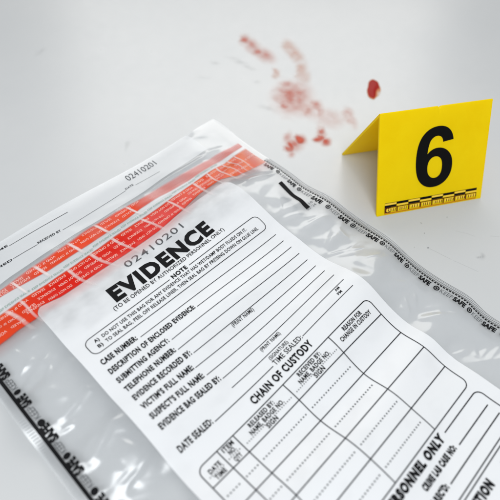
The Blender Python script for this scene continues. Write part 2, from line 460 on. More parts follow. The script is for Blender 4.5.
# scuffs and scratches in the laminate
def lobe(u, v, ru, rv, s, ang=0):
    c, q = math.cos(math.radians(ang)), math.sin(math.radians(ang))
    return (u, v, c * ru, -q * rv, q * ru, c * rv, s)
sc = []
for u, v, ru, rv, s, a in ((1.936, -1.72, .05, .02, .22, 60), (1.93, -1.79, .04, .015, .2, 60), (1.937, -1.63, .05, .016, .2, 70), (1.80, -1.82, .03, .014, .28, 60),
                           (1.64, -1.74, .05, .012, .14, 40), (1.712, -1.262, .045, .02, .22, 70), (1.023, -2.66, .05, .02, .22, -20), (1.86, -1.49, .02, .02, .22, 0),
                           (.887, -1.551, .05, .012, .16, -40), (1.655, .24, .018, .012, .32, -30), (1.64, .232, .012, .004, .4, 40)):
    st = stain('scuff_mark', [lobe(u, v, ru, rv, s, a)], M_scuff, table, res=0.006, seed=u * 7, grain=0.7)
for pts, w in ((((1.502, .030), (1.512, .085), (1.522, .14)), .0022), (((1.524, .15), (1.537, .20), (1.553, .268)), .0018), (((1.70, .06), (1.73, .115), (1.74, .15)), .0018), (((1.80, .20), (1.83, .235)), .003)):
    n = []; f = []
    for (x, y) in pts: n += [(x * S, -y * S, .00005), ((x + w) * S, -(y + w * .2) * S, .00005)]
    for i in range(len(pts) - 1): f.append((2 * i, 2 * i + 2, 2 * i + 3, 2 * i + 1))
    me = mesh('scratch', n, f); at = me.attributes.new('cover', 'FLOAT', 'POINT'); at.data.foreach_set('value', [.45, .45] * len(pts))
    link('scratch', me, M_scuff, table, False)
for u, v, r in ((1.619, -.088, .0035), (1.569, -.045, .0028), (1.504, .025, .0045), (1.53, .02, .002), (1.45, -.03, .002), (1.75, -.02, .002)):
    st = stain('speck', [lobe(u, v, r, r, 1.6)], M_scuff, table, res=0.001, seed=u)

# ------------------------------------------------------------------ blood on the table
def blood_mat(name, thick, thin, dens, rough):
    m, nt, b, out = mat(name)
    at = nt.nodes.new('ShaderNodeAttribute'); at.attribute_name = 'cover'
    cr = nt.nodes.new('ShaderNodeValToRGB')
    cr.color_ramp.elements[0].color = (*thin, 1); cr.color_ramp.elements[0].position = 0.1
    cr.color_ramp.elements[1].color = (*thick, 1); cr.color_ramp.elements[1].position = 0.85
    nt.links.new(at.outputs['Fac'], cr.inputs[0]); nt.links.new(cr.outputs[0], b.inputs['Base Color'])
    b.inputs['Roughness'].default_value = rough
    b.inputs['Specular IOR Level'].default_value = 0.15
    tr = nt.nodes.new('ShaderNodeBsdfTransparent'); mx = nt.nodes.new('ShaderNodeMixShader')
    mu = nt.nodes.new('ShaderNodeMath'); mu.operation = 'MULTIPLY'; mu.inputs[1].default_value = dens; mu.use_clamp = True
    nt.links.new(at.outputs['Fac'], mu.inputs[0]); nt.links.new(mu.outputs[0], mx.inputs[0])
    nt.links.new(tr.outputs[0], mx.inputs[1]); nt.links.new(b.outputs[0], mx.inputs[2]); nt.links.new(mx.outputs[0], out.inputs[0])
    return m
M_smear = blood_mat('smeared_blood', (0.52, 0.075, 0.035), (0.74, 0.36, 0.28), 0.92, 0.45)
M_brown = blood_mat('thin_watery_blood', (0.60, 0.22, 0.15), (0.74, 0.44, 0.33), 1.1, 0.4)
SM = {'s1': [(2.1542, -1.8884, 0.0241, -0.0412, 0.0204, 0.0408, 0.55), (2.1406, -1.8165, 0.0005, -0.0524, 0.0665, 0.0269, 0.5), (2.1146, -1.7244, 0.0005, -0.0411, 0.0487, 0.0205, 0.55), (2.1244, -1.6679, 0.0007, -0.0512, 0.0722, 0.025, 0.5)], 's2': [(2.3284, -1.6402, -0.0176, -0.0525, 0.0553, 0.0138, 0.35), (2.2984, -1.5673, -0.0256, -0.0516, 0.081, 0.0131, 0.42), (2.2784, -1.5042, -0.0114, -0.052, 0.0515, 0.0162, 0.32), (2.1822, -1.3853, 0.0174, -0.0854, 0.0282, 0.06, 0.28), (2.1368, -1.3201, 0.0172, -0.0556, 0.0277, 0.0386, 0.3)], 's3': [(1.9156, -1.2298, 0.0713, -0.1006, 0.0626, 0.0887, 0.55), (1.9816, -1.3393, 0.0292, -0.0282, 0.0255, 0.0252, 0.45), (1.8098, -1.2022, 0.0232, -0.0295, 0.0205, 0.0266, 0.6), (1.9489, -1.2005, 0.0238, -0.0469, 0.0209, 0.0406, 0.28), (2.0238, -1.2317, 0.0291, -0.0485, 0.0255, 0.0416, 0.15), (1.8746, -1.0794, 0.0185, -0.0299, 0.0164, 0.0255, 0.4), (1.8721, -1.134, 0.0233, -0.03, 0.0206, 0.026, 0.2)], 's4': [(1.5501, -0.9304, 0.0171, -0.0255, 0.0154, 0.0227, 0.95), (1.6387, -0.9317, 0.009, -0.0309, 0.0282, 0.0163, 1.0), (1.6065, -0.996, 0.0174, -0.033, 0.0156, 0.0294, 0.35), (1.5101, -0.8873, 0.0147, -0.0218, 0.0133, 0.0193, 0.45), (1.5908, -0.9282, 0.0301, -0.039, 0.0271, 0.0342, 0.5), (1.5224, -0.9439, 0.0127, -0.0189, 0.0115, 0.017, 0.3)], 's5': [(1.7927, -0.901, 0.0156, -0.0282, 0.014, 0.0232, 0.7), (1.736, -0.8619, 0.0197, -0.024, 0.0177, 0.0198, 0.9), (1.7383, -0.8186, 0.0174, -0.0239, 0.0157, 0.0194, 0.85), (1.769, -0.8739, 0.0177, -0.0348, 0.0158, 0.0286, 0.4)], 's6': [(1.9545, -1.0744, 0.0011, -0.0451, 0.034, 0.0175, 0.5), (1.9273, -1.0198, 0.0209, -0.0341, 0.0185, 0.0281, 0.4), (1.9264, -0.9561, 0.0325, -0.0675, 0.0718, 0.0385, 0.24), (1.9256, -0.8935, 0.0411, -0.0447, 0.0366, 0.0355, 0.18), (1.881, -1.0608, 0.0024, -0.0527, 0.0604, 0.0205, 0.3)], 's7': [(2.042, -0.892, 0.0086, -0.0446, 0.0297, 0.0212, 0.36), (2.0064, -0.8341, 0.0296, -0.0348, 0.005, 0.0491, 0.3)], 's8': [(2.0216, -1.4719, 0.0175, -0.0332, 0.0151, 0.0305, 0.4)]}
SML = {
 's1': ('dull pink streak of smeared blood with two dark ends, farthest back on the table', M_smear),
 's2': ('faint peach coloured streak of watery blood behind the large pink smear', M_brown),
 's3': ('large round pale red blood smear with darker rim, biggest of the stains', M_smear),
 's4': ('bright red clustered blood spatter closest to the bag corner', M_smear),
 's5': ('small group of three rusty red blood spots left of the yellow marker', M_smear),
 's6': ('thin reddish blood trail running from the big round smear toward the marker', M_smear),
 's7': ('very faint pink blood trace just above the low rear edge of the yellow marker', M_smear),
 's8': ('tiny greyish purple blood speck between the pink streak and the round smear', M_brown),
}
for i, (k, (lab, m_)) in enumerate(SML.items()):
    o = stain('blood_smear', SM[k], m_, None, res=0.005, seed=i * 3.7, grain=0.38, gscale=55)
    tag(o, lab, 'blood stain', 'blood stains on the table')

# the thick drop
M_drop, nt, b, out = mat('wet_blood')
tc = nt.nodes.new('ShaderNodeAttribute'); tc.attribute_name = 'cover'
cr = nt.nodes.new('ShaderNodeValToRGB')
cr.color_ramp.elements[0].color = (0.72, 0.36, 0.16, 1); cr.color_ramp.elements[0].position = 0.12
cr.color_ramp.elements[1].color = (0.30, 0.004, 0.001, 1); cr.color_ramp.elements[1].position = 0.5
nt.links.new(tc.outputs['Fac'], cr.inputs[0]); nt.links.new(cr.outputs[0], b.inputs['Base Color'])
b.inputs['Roughness'].default_value = 0.3
b.inputs['Specular IOR Level'].default_value = 0.06
tr = nt.nodes.new('ShaderNodeBsdfTransparent'); mx = nt.nodes.new('ShaderNodeMixShader')
mr = nt.nodes.new('ShaderNodeMapRange'); mr.inputs['From Max'].default_value = 0.3
nt.links.new(tc.outputs['Fac'], mr.inputs['Value']); nt.links.new(mr.outputs[0], mx.inputs[0])
nt.links.new(tr.outputs[0], mx.inputs[1]); nt.links.new(b.outputs[0], mx.inputs[2]); nt.links.new(mx.outputs[0], out.inputs[0])
Jm = np.array([[0.004976, -0.008892], [0.004355, 0.006429]])
vs = []; dn = []; fs = []
NR, NA = 14, 56
vs.append((2.3706 * S, 0.9366 * S, 0.0009)); dn.append(1.0)
for i in range(1, NR + 1):
    t = i / NR
    for j in range(NA):
        a = 2 * math.pi * j / NA
        rad = 1 + 0.06 * math.sin(3 * a + 1) + 0.03 * math.sin(5 * a) + 0.02 * math.sin(8 * a + 2)
        px, py = 7.0 * rad * t * math.cos(a), 10.2 * rad * t * math.sin(a)
        du, dv = Jm @ np.array([px, py])
        # thinner, orange crescent at one side
        e = ((px - 4.8) / 4.4) ** 2 + ((py - 4.0) / 6.5) ** 2
        thin = math.exp(-e * 1.2)
        d = (1 - t ** 5) * (1 - 0.88 * thin)
        z = 0.0001 + 0.0008 * max(0, 1 - t * t) ** 0.6 * (1 - 0.75 * thin)
        vs.append(((2.3706 + du) * S, (0.9366 - dv) * S, z)); dn.append(d)
for j in range(NA): fs.append((0, 1 + j, 1 + (j + 1) % NA))
for i in range(NR - 1):
    for j in range(NA):
        a0 = 1 + i * NA + j; a1 = 1 + i * NA + (j + 1) % NA
        fs.append((a0, a0 + NA, a1 + NA, a1))
fs = [tuple(reversed(f)) for f in fs]
me = mesh('blood_drop', vs, fs); at = me.attributes.new('cover', 'FLOAT', 'POINT'); at.data.foreach_set('value', dn)
tag(link('blood_drop', me, M_drop), 'thick wet dark red blood drop with orange edge behind the yellow marker', 'blood drop')

# ------------------------------------------------------------------ yellow numbered marker: one folded sheet standing as a tent
MX, MY, MYAW, MW, MH, MS = 1.4795, 0.2726, -0.52863, 0.6103, 0.4649, 0.24453
TH = 0.0135
va = Vector((math.cos(MYAW), math.sin(MYAW), 0)); vb = Vector((-va.y, va.x, 0)); vz = Vector((0, 0, 1))
org = Vector((MX, MY, 0))
ang = math.atan2(MH, MS)
def prof():
    """outer then inner outline of the folded sheet in (b, z)"""
    n = (-math.sin(ang), math.cos(ang))                 # outward normal of the front leaf
    out_ = [(0, 0)]
    R = 0.016
    # rounded fold on the outside
    dtan = R / math.tan((math.pi - 2 * ang) / 2)
    fx, fz = math.cos(ang), math.sin(ang)
    slant = math.hypot(MH, MS)
    p1 = (fx * (slant - dtan * .6), fz * (slant - dtan * .6))
    p2 = (2 * MS - p1[0], p1[1])
    top = (MS, MH - 0.002)
    for k in range(1, 17): out_.append((p1[0] * k / 16, p1[1] * k / 16))
    for k in range(1, 8):
        t = k / 8
        out_.append(((1 - t) ** 2 * p1[0] + 2 * t * (1 - t) * top[0] + t * t * p2[0], (1 - t) ** 2 * p1[1] + 2 * t * (1 - t) * (top[1] + .006) + t * t * p2[1]))
    for k in range(16, -1, -1): out_.append((2 * MS - p1[0] * k / 16, p1[1] * k / 16))
    w = TH / math.sin(ang)
    inn = [(2 * MS - w, 0)]
    ih = MH - TH / math.cos(ang)
    for k in range(1, 17): inn.append((2 * MS - w - (MS - w) * k / 16, ih * k / 16))
    for k in range(15, -1, -1): inn.append((w + (MS - w) * k / 16, ih * k / 16))
    return out_ + inn
pr = prof(); npf = len(pr)
stations = [0, 0.1, 0.2, 0.3] + [0.300 + 0.0025 * k for k in range(1, 14)] + [0.4, 0.5, MW]
vs = []; fs = []
for s in stations:
    dip = 0.014 * math.exp(-((s - 0.315) / 0.0055) ** 2)
    for (bb, zz) in pr:
        z2 = zz - dip * max(0, (zz - MH + 0.02) / 0.02) if zz > MH - 0.02 else zz
        q = org + va * s + vb * bb + vz * z2
        vs.append(tuple(q * S))
for i in range(len(stations) - 1):
    for j in range(npf):
        a0 = i * npf + j; a1 = i * npf + (j + 1) % npf
        fs.append((a0, a0 + npf, a1 + npf, a1))
# the two cut ends as quads between outline and inner line
def endcap(off, flip):
    no = npf - 33 + 0
    outl = list(range(0, npf - 33)); inl = list(range(npf - 33, npf))[::-1]
    m_ = len(outl)
    f = []
    j = 0
    for i in range(m_ - 1):
        tj = (i + 1) * (len(inl) - 1) // (m_ - 1)
        if tj > j: f.append((off + outl[i], off + outl[i + 1], off + inl[tj], off + inl[j]))
        else: f.append((off + outl[i], off + outl[i + 1], off + inl[j]))
        j = tj
    return [tuple(reversed(q)) for q in f] if flip else f
fs += endcap(0, False) + endcap((len(stations) - 1) * npf, True)
me = mesh('evidence_marker', vs, fs)
bm = bmesh.new(); bm.from_mesh(me); bmesh.ops.recalc_face_normals(bm, faces=bm.faces); bm.to_mesh(me); bm.free()
marker = link('evidence_marker', me, M_yel, None, False)
bv = marker.modifiers.new('bevel', 'BEVEL'); bv.width = 0.0022 * S; bv.segments = 2; bv.limit_method = 'ANGLE'; bv.angle_limit = math.radians(50)
tag(marker, 'bright yellow folded plastic tent marker with a bold black six', 'evidence marker')
up = (vb * MS + vz * MH).normalized(); nrm = va.cross(up).normalized()
def F(s, e, h):  return tuple((org + va * s + up * e + nrm * h) * S)
def face_part(name, polys, m_, h, parent=marker):
    vs = []; fs = []
    for pg in polys:
        n = len(vs); vs += [F(s, e, h) for s, e in pg]; fs.append(tuple(range(n, n + len(pg))))
    return link(name, mesh(name, vs, fs), m_, parent, False)
# numeral, drawn as two closed quadratic outlines on a 2048 grid
def quad(pts, n=9):
    out_ = []
    cur = pts[0]
    out_.append(cur)
    i = 1
    while i < len(pts):
        if len(pts[i]) == 3 and pts[i][2] == 'l':
            cur = pts[i][:2]; out_.append(cur); i += 1
        else:
            c, e = pts[i], pts[i + 1]
            for k in range(1, n + 1):
                t = k / n
                out_.append(((1 - t) ** 2 * cur[0] + 2 * t * (1 - t) * c[0] + t * t * e[0], (1 - t) ** 2 * cur[1] + 2 * t * (1 - t) * c[1] + t * t * e[1]))
            cur = e; i += 2
    return out_
SIX = quad([(1090, 1110), (818, 1080, 'l'), (808, 1164), (766, 1204), (724, 1244), (657, 1244), (568, 1244), (506.5, 1164), (445, 1084), (429, 831), (534, 955), (690, 955),
            (866, 955), (991.5, 821), (1117, 687), (1117, 475), (1117, 250), (985, 114), (853, -22), (646, -22), (424, -22), (281, 150.5), (138, 323), (138, 716),
            (138, 1119), (287, 1297), (436, 1475), (674, 1475), (841, 1475), (950.5, 1381.5), (1060, 1288), (1090, 1110)])
EYE = quad([(453, 498), (453, 361), (516, 286.5), (579, 212), (660, 212), (738, 212), (790, 273), (842, 334), (842, 473), (842, 616), (786, 682.5), (730, 749), (646, 749),
            (565, 749), (509, 685.5), (453, 622), (453, 498)])
def six(s0, s1, e0, e1, h):
    cu = bpy.data.curves.new('numeral', 'CURVE'); cu.dimensions = '2D'; cu.fill_mode = 'BOTH'
    for pts in (SIX[:-1], EYE[:-1]):
        sp = cu.splines.new('POLY'); sp.points.add(len(pts) - 1); sp.use_cyclic_u = True
        for q, (x, y) in zip(sp.points, pts):
            q.co = (s0 + (x - 138) / (1117 - 138) * (s1 - s0), e0 + (y + 22) / (1497) * (e1 - e0), 0, 1)
    ob = bpy.data.objects.new('numeral_source', cu); COL.objects.link(ob); bpy.context.view_layer.update()
    me = bpy.data.meshes.new_from_object(ob.evaluated_get(bpy.context.evaluated_depsgraph_get()))
    bpy.data.objects.remove(ob)
    for q in me.vertices: q.co = F(q.co.x, q.co.y, h)
    me.update()
    return link('numeral', me, M_mark_black, marker, False)
six(0.204, 0.413, 0.112, 0.424, 0.0015)
# scale along the foot
s0, s1, n = 0.042, 0.577, 8
cw = (s1 - s0) / n
def rect(a, b_, c, d_): return [(a, c), (b_, c), (b_, d_), (a, d_)]
blk = [rect(s0, s1, 0.0645, 0.0665)]; pale = []; brn = []; amb = []
for k in range(n):
    a = s0 + k * cw; b_ = a + cw
    if k % 2: blk.append(rect(a, b_, 0.0535, 0.0645)); pale.append(rect(a + .002, b_ - .002, 0.0455, 0.0525))
    else: blk.append(rect(a, b_, 0.0425, 0.0535)); pale.append(rect(a + .002, b_ - .002, 0.0545, 0.0640))
    brn.append(rect(a, a + .0075, 0.014, 0.0422))
    brn.append(rect(a + .0075, b_, 0.0375, 0.0420))
    x = a + .013
    while x < b_ - .009:
        wv = random.uniform(.005, .010)
        pale.append(rect(x, x + wv, 0.020 + random.uniform(0, .004), 0.036))
        brn.append(rect(x + wv, x + wv + .0045, 0.018, 0.033)); x += wv + .0055
    amb.append(rect(a, b_, 0.006, 0.0135))
brn.append(rect(s1 - .004, s1, 0.016, 0.0425))
blk.append(rect(s0, s0 + .034, 0.014, 0.0425)); 
face_part('scale_bar', blk, M_mark_black, 0.0012)
face_part('scale_cells', pale, M_mark_pale, 0.0018)
face_part('scale_ticks', brn, M_mark_brown, 0.0015)
face_part('scale_base_band', amb, M_mark_amber, 0.0009)
ring = []
for k in range(16):
    a = 6.2832 * k / 16 * .8 + .7; a2 = 6.2832 * (k + 1) / 16 * .8 + .7
    cx, cy = s0 + .017, .027
    ring.append([(cx + .009 * math.cos(a), cy + .009 * math.sin(a)), (cx + .009 * math.cos(a2), cy + .009 * math.sin(a2)), (cx + .006 * math.cos(a2), cy + .006 * math.sin(a2)), (cx + .006 * math.cos(a), cy + .006 * math.sin(a))])
face_part('scale_emblem', ring, M_mark_pale, 0.0022)

# ------------------------------------------------------------------ the evidence bag
bag = empty('evidence_bag', (0.5 * S, 0.2 * S, 0), 'large clear plastic evidence bag with white printed form and red tamper tape', 'evidence bag')
U0, U1, V0, V1 = -0.352, 1.362, -1.375, 0.90
U, V, p, f = grid(U0, U1, V0, V1, 0.0065, 0.0065)
front = link('front_film', mesh('front_film', p, f), M_film, bag)
def zback(u, v):
    z = zs(u, v)
    e = np.minimum(np.minimum(u - U0, U1 - u) / 0.06, np.minimum(v - V0, V1 - v) / 0.06)
    return z - 0.0022 - np.clip(e, 0, 1) * np.maximum(0, z - 0.0045) * 0.8
U, V, p, f = grid(U0, U1, V0, V1, 0.0065, 0.0065, zfun=zback)
link('back_film', mesh('back_film', p, f), M_back, bag)

# printed white form
def form_panel():
    u0, u1, v0, v1, r = -0.055, 1.062, -0.945, 0.895, 0.035
    U, V, p, f = grid(u0, u1, v0, v1, 0.0065, 0.0065)
    pts = []
    for a, c in zip(U, V):                                  # round the two upper corners
        cu_ = min(max(a, u0 + r), u1 - r)
        if c < v0 + r and a != cu_:
            dx, dy = a - cu_, c - (v0 + r); L = math.hypot(dx, dy); m_ = max(abs(dx), abs(dy))
            if L > 0: a, c = cu_ + dx * m_ / L, v0 + r + dy * m_ / L
        pts.append((a, c))
    q = np.array(pts)
    me = mesh('form_panel', P(q[:, 0], q[:, 1], 0.0012), f)
    from mathutils import noise
    cv = []
    for a, c in pts:                                        # the white print is thin and blotchy near the mouth of the bag
        top = max(0, 1 - (c - v0) / 0.24)
        n_ = noise.fractal(Vector((a * 9, c * 13, 2.0)), 1.0, 2.0, 4)
        cv.append(min(1, max(.3, .985 - .34 * top ** .8 * (1 + .7 * n_) - .05 * max(0, n_))))
    at = me.attributes.new('cover', 'FLOAT', 'POINT'); at.data.foreach_set('value', cv)
    return link('form_panel', me, M_panel, bag)
panel = form_panel()
HT = 0.0026                                                 # height of the print above the film

sh = Sheet(); text(sh, 'EVIDENCE', 0.214, -0.745, 0.0725, 0.787, bold=0.055, step=0.016); sh.build('heading', M_ink, panel, HT)
def digits(sh, s, u0, v, h, u1, bold=0.0, fill=0.80):
    cell = (u1 - u0) / len(s)
    for k, c in enumerate(s):
        w = cell * (fill if c != '1' else fill * .22); a = u0 + k * cell + (cell - w) / 2
        text(sh, c, a, v, h, a + w, bold=bold, spacing=1.0)
sh = Sheet(); digits(sh, '02410201', 0.354, -0.857, 0.037, 0.714, bold=0.004); sh.build('serial_number', M_ink_grey, panel, HT)

sh = Sheet()
text(sh, '(TO BE OPENED BY AUTHORIZED PERSONNEL ONLY)', 0.184, -0.711, 0.0195, 0.822, bold=0.012)
text(sh, 'NOTE', 0.466, -0.668, 0.021, 0.552, bold=0.045)
text(sh, 'A)', 0.036, -0.641, 0.0165, 0.058, bold=0.03)
text(sh, 'DO NOT USE THIS BAG FOR ANY EVIDENCE THAT HAS WET/DAMP BODY FLUIDS ON IT.', 0.074, -0.641, 0.0165, 0.905, bold=0.02)
text(sh, 'B)', 0.034, -0.611, 0.0165, 0.056, bold=0.03)
text(sh, 'TO SEAL BAG, PEEL OFF RELEASE LINER, THEN SEAL BAG BY PRESSING DOWN ON GLUE LINE.', 0.072, -0.611, 0.0165, 0.955, bold=0.02)
sh.build('instruction_lettering', M_ink, panel, HT)

sh = Sheet()
L1, LD = -0.5377, 0.0507
for k, (s, e) in enumerate((('CASE NUMBER:', .169), ('DESCRIPTION OF ENCLOSED EVIDENCE:', .436), ('SUBMITTING AGENCY:', .251), ('TELEPHONE NUMBER:', .243), ('EVIDENCE RECORDED BY:', .281),
                            ("VICTIM'S FULL NAME:", .247), ("SUSPECT'S FULL NAME:", .256), ('EVIDENCE BAG SEALED BY:', .297))):
    text(sh, s, 0.0, L1 + k * LD, 0.0235, e, bold=0.048)
text(sh, 'DATE SEALED:', 0.0, L1 + 9 * LD, 0.0245, .160, bold=0.042)
sh.build('field_lettering', M_ink, panel, HT)
sh = Sheet()
text(sh, 'TIME SEALED:', .498, -0.075, 0.0235, .662, bold=0.012)
sh.build('time_lettering', M_ink, panel, HT)
sh = Sheet()
for s, a, v, e in (('(PRINT NAME)', .493, -.315, .620), ('(PRINT NAME)', .504, -.158, .619), ('(SIGNATURE)', .501, -.106, .609)):
    text(sh, s, a, v, 0.0165, e, bold=0.018)
sh.build('caption_lettering', M_ink, panel, HT)
sh = Sheet()
text(sh, 'AM', .925, -.114, 0.0125, .952, bold=0.03); text(sh, 'PM', .917, -.094, 0.0125, .943, bold=0.03)
sh.build('day_half_lettering', M_ink, panel, HT)

sh = Sheet()
for k, a in enumerate((.182, .444, .262, .251, .288, .252, .266, .304, .305)):
    sh.line(a, L1 + k * LD, 1.0, L1 + k * LD, 0.0031)
sh.line(.167, L1 + 9 * LD, .489, L1 + 9 * LD, 0.0036); sh.line(.666, L1 + 9 * LD, 1.0, L1 + 9 * LD, 0.0032)
sh.rrect(0.0, -0.676, 1.0, -0.591, 0.028, 0.0034, gap=(.452, .566))
sh.build('field_lines', M_line, panel, HT)

sh = Sheet(); text(sh, 'CHAIN OF CUSTODY', .322, -.024, 0.0315, .668, bold=0.045); sh.build('custody_heading', M_ink, panel, HT)
R1, RD = 0.0859, 0.1093
C1, C2, C3, C4 = .0987, .1804, .4557, .7311
sh = Sheet()
sh.rrect(0, 0, 1, R1 + 4 * RD, 0.03, 0.0042)
for k in range(4): sh.line(0, R1 + k * RD, 1, R1 + k * RD, 0.0042)
for c in (C1, C2, C3, C4): sh.line(c, 0, c, R1 + 4 * RD, 0.0042)
sh.build('custody_grid', M_line, panel, HT)
sh = Sheet()
for k in range(4):
    v = R1 + (k + .5) * RD
    for a, b_ in ((.018, C1 - .015), (C1 + .012, C2 - .012), (C2 + .018, C3 - .02), (C3 + .018, C4 - .02)):
        if a > C1 + .05 or k > 0 or True: sh.dotted(a, b_, v, .0138, .0029)
for a, b_ in ((.018, C1 - .015), (C1 + .012, C2 - .012)): sh.dotted(a, b_, .053)
for a, b_ in ((C2 + .018, C3 - .015), (C3 + .018, C4 - .015)): sh.dotted(a, b_, .058)
sh.build('dotted_rules', M_ink_grey, panel, HT)
sh = Sheet()
for s, a, v, e in (('DATE', .027, .046, .081), ('TIME', .030, .077, .078), ('ITEM', .113, .024, .165), ('NO.', .124, .046, .156), ('QTY', .122, .078, .156),
                   ('RELEASED BY:', .247, .027, .381), ('NAME, BADGE NO.', .231, .051, .410), ('SIGN', .294, .078, .348),
                   ('RECEIVED BY:', .524, .027, .656), ('NAME, BADGE NO.', .506, .051, .686), ('SIGN', .568, .078, .624),
                   ('REASON FOR', .802, .030, .926), ('CHANGE IN CUSTODY', .760, .055, .965)):
    text(sh, s, a, v, 0.0180, e, bold=0.038)
sh.build('custody_lettering', M_ink, panel, HT)
# laboratory box at the foot of the form
sh = Sheet()
sh.poly([(.752, .557), (.97, .557)] + [(.97 + .03 * math.sin(math.radians(a)), .587 - .03 * math.cos(math.radians(a))) for a in range(15, 91, 15)] + [(1.0, .722)], 0.0045)
sh.line(.0, .557, .150, .557, 0.0034)
sh.line(.754, .620, .972, .620, 0.0045); sh.line(.606, .668, .972, .668, 0.0045)
sh.line(.0, .716, 1.0, .716, 0.0042); sh.line(.0, .730, 1.0, .730, 0.0042)
sh.rrect(.0, .76, 1.0, .889, .03, 0.003, gap=(.2, .80))
sh.build('laboratory_lines', M_line, panel, HT)
sh = Sheet()
text(sh, 'FOR LAB PERSONNEL ONLY', .17, .570, 0.030, .733, bold=0.08)
text(sh, 'CRIME LAB CASE NO:', .52, .620, 0.0225, .736, bold=0.075)
text(sh, "DATE REC'D:", .45, .670, 0.0225, .594, bold=0.075)
text(sh, 'FINAL DISPOSITION', .36, .780, 0.030, .715, bold=0.085)
sh.build('laboratory_lettering', M_ink, panel, HT)

# tear-off strip along the mouth of the bag
def lin(pts):
    xs = [q[0] for q in pts]; ys = [q[1] for q in pts]
    return lambda u: float(np.interp(u, xs, ys))
ul = np.linspace(-0.345, 1.16, 150)
strip = ribbon('tear_off_strip', M_strip, bag, list(ul), lambda u: -1.374, lin([(-.35, -1.152), (-.10, -1.158), (.043, -1.168), (.30, -1.188), (.64, -1.192), (1.2, -1.195)]), 0.0012, 14)
sh = Sheet()
text(sh, 'NAME', -.060, -1.3195, .0115, .043, bold=0.03)
text(sh, 'RECEIVED BY', .148, -1.2415, .0110, .268, bold=0.03)
text(sh, 'RETURNED', -.17, -1.232, .0110, .016, bold=0.03)
text(sh, 'DATE', .659, -1.2655, .0100, .708, bold=0.02)
sh.line(.047, -1.3165, .354, -1.3165, .0024); sh.line(.022, -1.238, .143, -1.2405, .0022)
sh.line(.276, -1.243, .655, -1.262, .0017); sh.line(.716, -1.2595, .865, -1.247, .0015)
sh.build('strip_lettering', M_line, strip, 0.0024)
sh = Sheet(); digits(sh, '02410201', .704, -1.3035, .040, .904, fill=.88); sh.build('strip_number', M_ink_grey, strip, 0.0024)

# white liner between the two runs of tape
ul = np.linspace(-0.34, 1.33, 170)
upt = lin([(-.35, -1.125), (-.10, -1.133), (.043, -1.150), (.194, -1.160), (.36, -1.180), (.527, -1.180), (.64, -1.165), (.92, -1.150), (1.33, -1.127)])
upb = lin([(-.35, -1.092), (-.056, -1.094), (.10, -1.078), (.30, -1.081), (.51, -1.088), (.62, -1.100), (.75, -1.10), (.92, -1.085), (1.33, -1.085)])
lot = lin([(-.35, -1.037), (.06, -1.028), (.21, -1.034), (.43, -1.047), (.71, -1.053), (1.03, -1.065), (1.33, -1.068)])
lob = lin([(-.35, -.893), (-.058, -.900), (-.05, -.925), (-.03, -.945), (.0, -.938), (.06, -.925), (.26, -.925), (.60, -.925), (.78, -.950), (.90, -.972), (1.05, -.972), (1.13, -.93), (1.33, -.908)])
liner = ribbon('release_liner', M_strip, bag, list(ul), lambda u: upb(u) - .02, lambda u: lot(u) + .02, 0.0012, 10)
tape_n = lambda u: 0.5 + 0.5 * math.sin(u * 37) * math.sin(u * 11.3 + 1)
def den_up(u, t):
    s = 1.0 if .08 < u < .60 else (max(.74, 1 - (.08 - u) * 4) if u <= .08 else max(.50, 1 - (u - .62) * 5))
    edge = min(1, t / .22) * min(1, (1 - t) / .10)
    return min(1, s * (0.85 + 0.2 * tape_n(u))) * edge ** .7
def den_lo(u, t):
    s = 1.0 if u < .95 else max(.84, 1 - (u - .95) * .6)
    if u > 1.25: s *= max(.45, 1 - (u - 1.25) * 5)
    edge = min(1, t / .05 + .3) * min(1, (1 - t) / .05)
    return s * edge
ult = list(np.linspace(-0.34, 1.325, 260))
ribbon('folded_tape', M_tape2, bag, ult, upt, upb, 0.0019, 14, den_up)
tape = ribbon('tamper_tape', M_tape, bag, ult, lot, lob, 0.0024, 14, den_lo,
              lambda u, t: .30 * min(1, max(0, (.05 - u) / .2)) + min(1, max(0, (u - .72) / .45)) * (.75 + .25 * math.sin(u * 60 + t * 5)) + (.25 * max(0, .25 - t) / .25))  # right-end orange is glare painted into the tape colour; left end just paler
ribbon('adhesive_edge', M_halo, bag, ult, lambda u: lob(u) - .004, lambda u: lob(u) + .058, 0.0030, 10,
       lambda u, t: (1 - t) ** 1.2 * ((0.75 if u < .85 else .45) if u > -.05 else .3) * (0.7 + .5 * tape_n(u + .3)) * min(1, t * 12))

words = ['DO NOT OPEN', 'EVIDENCE', 'SEALED', 'VOID IF OPENED']
sh = Sheet()
for row in range(3):
    u = -0.32 - 0.07 * row
    k = row
    while u < 1.22:
        s = words[(k * 3 + row) % 4]; w = 0.0102 * len(s)
        if u > -0.33:
            uc = u + w / 2
            vt = lot(uc) + (lob(uc) - lot(uc)) * (0.11 + 0.29 * row)
            text(sh, s, u + w, vt, 0.0125, u + 2 * w, bold=0.0, rot=180, step=0.03)
        u += w + 0.020; k += 1
sh.build('tape_lettering', M_tletter, tape, 0.0035)
sh = Sheet()
for row in range(2):
    u = -0.30 - .06 * row; k = row
    while u < .60:
        s = words[(k + 2 * row) % 4]; w = 0.0102 * len(s); uc = u + w / 2
        vt = upt(uc) + (upb(uc) - upt(uc)) * (0.22 + 0.36 * row)
        text(sh, s, u + w, vt, 0.0125, u + 2 * w, bold=0.0, rot=180, step=0.03)
        u += w + .022; k += 1
sh.build('folded_tape_lettering', M_tletter, bag, 0.0030)
sh = Sheet()
s = 'KEEP EVIDENCE SEALED '
u = -0.33
while u < 1.0:
    text(sh, s, u, lot(u + .08) - .010, 0.0100, u + .155, bold=0.0, step=0.03); u += .162
sh.build('liner_lettering', M_green, liner, 0.0036)

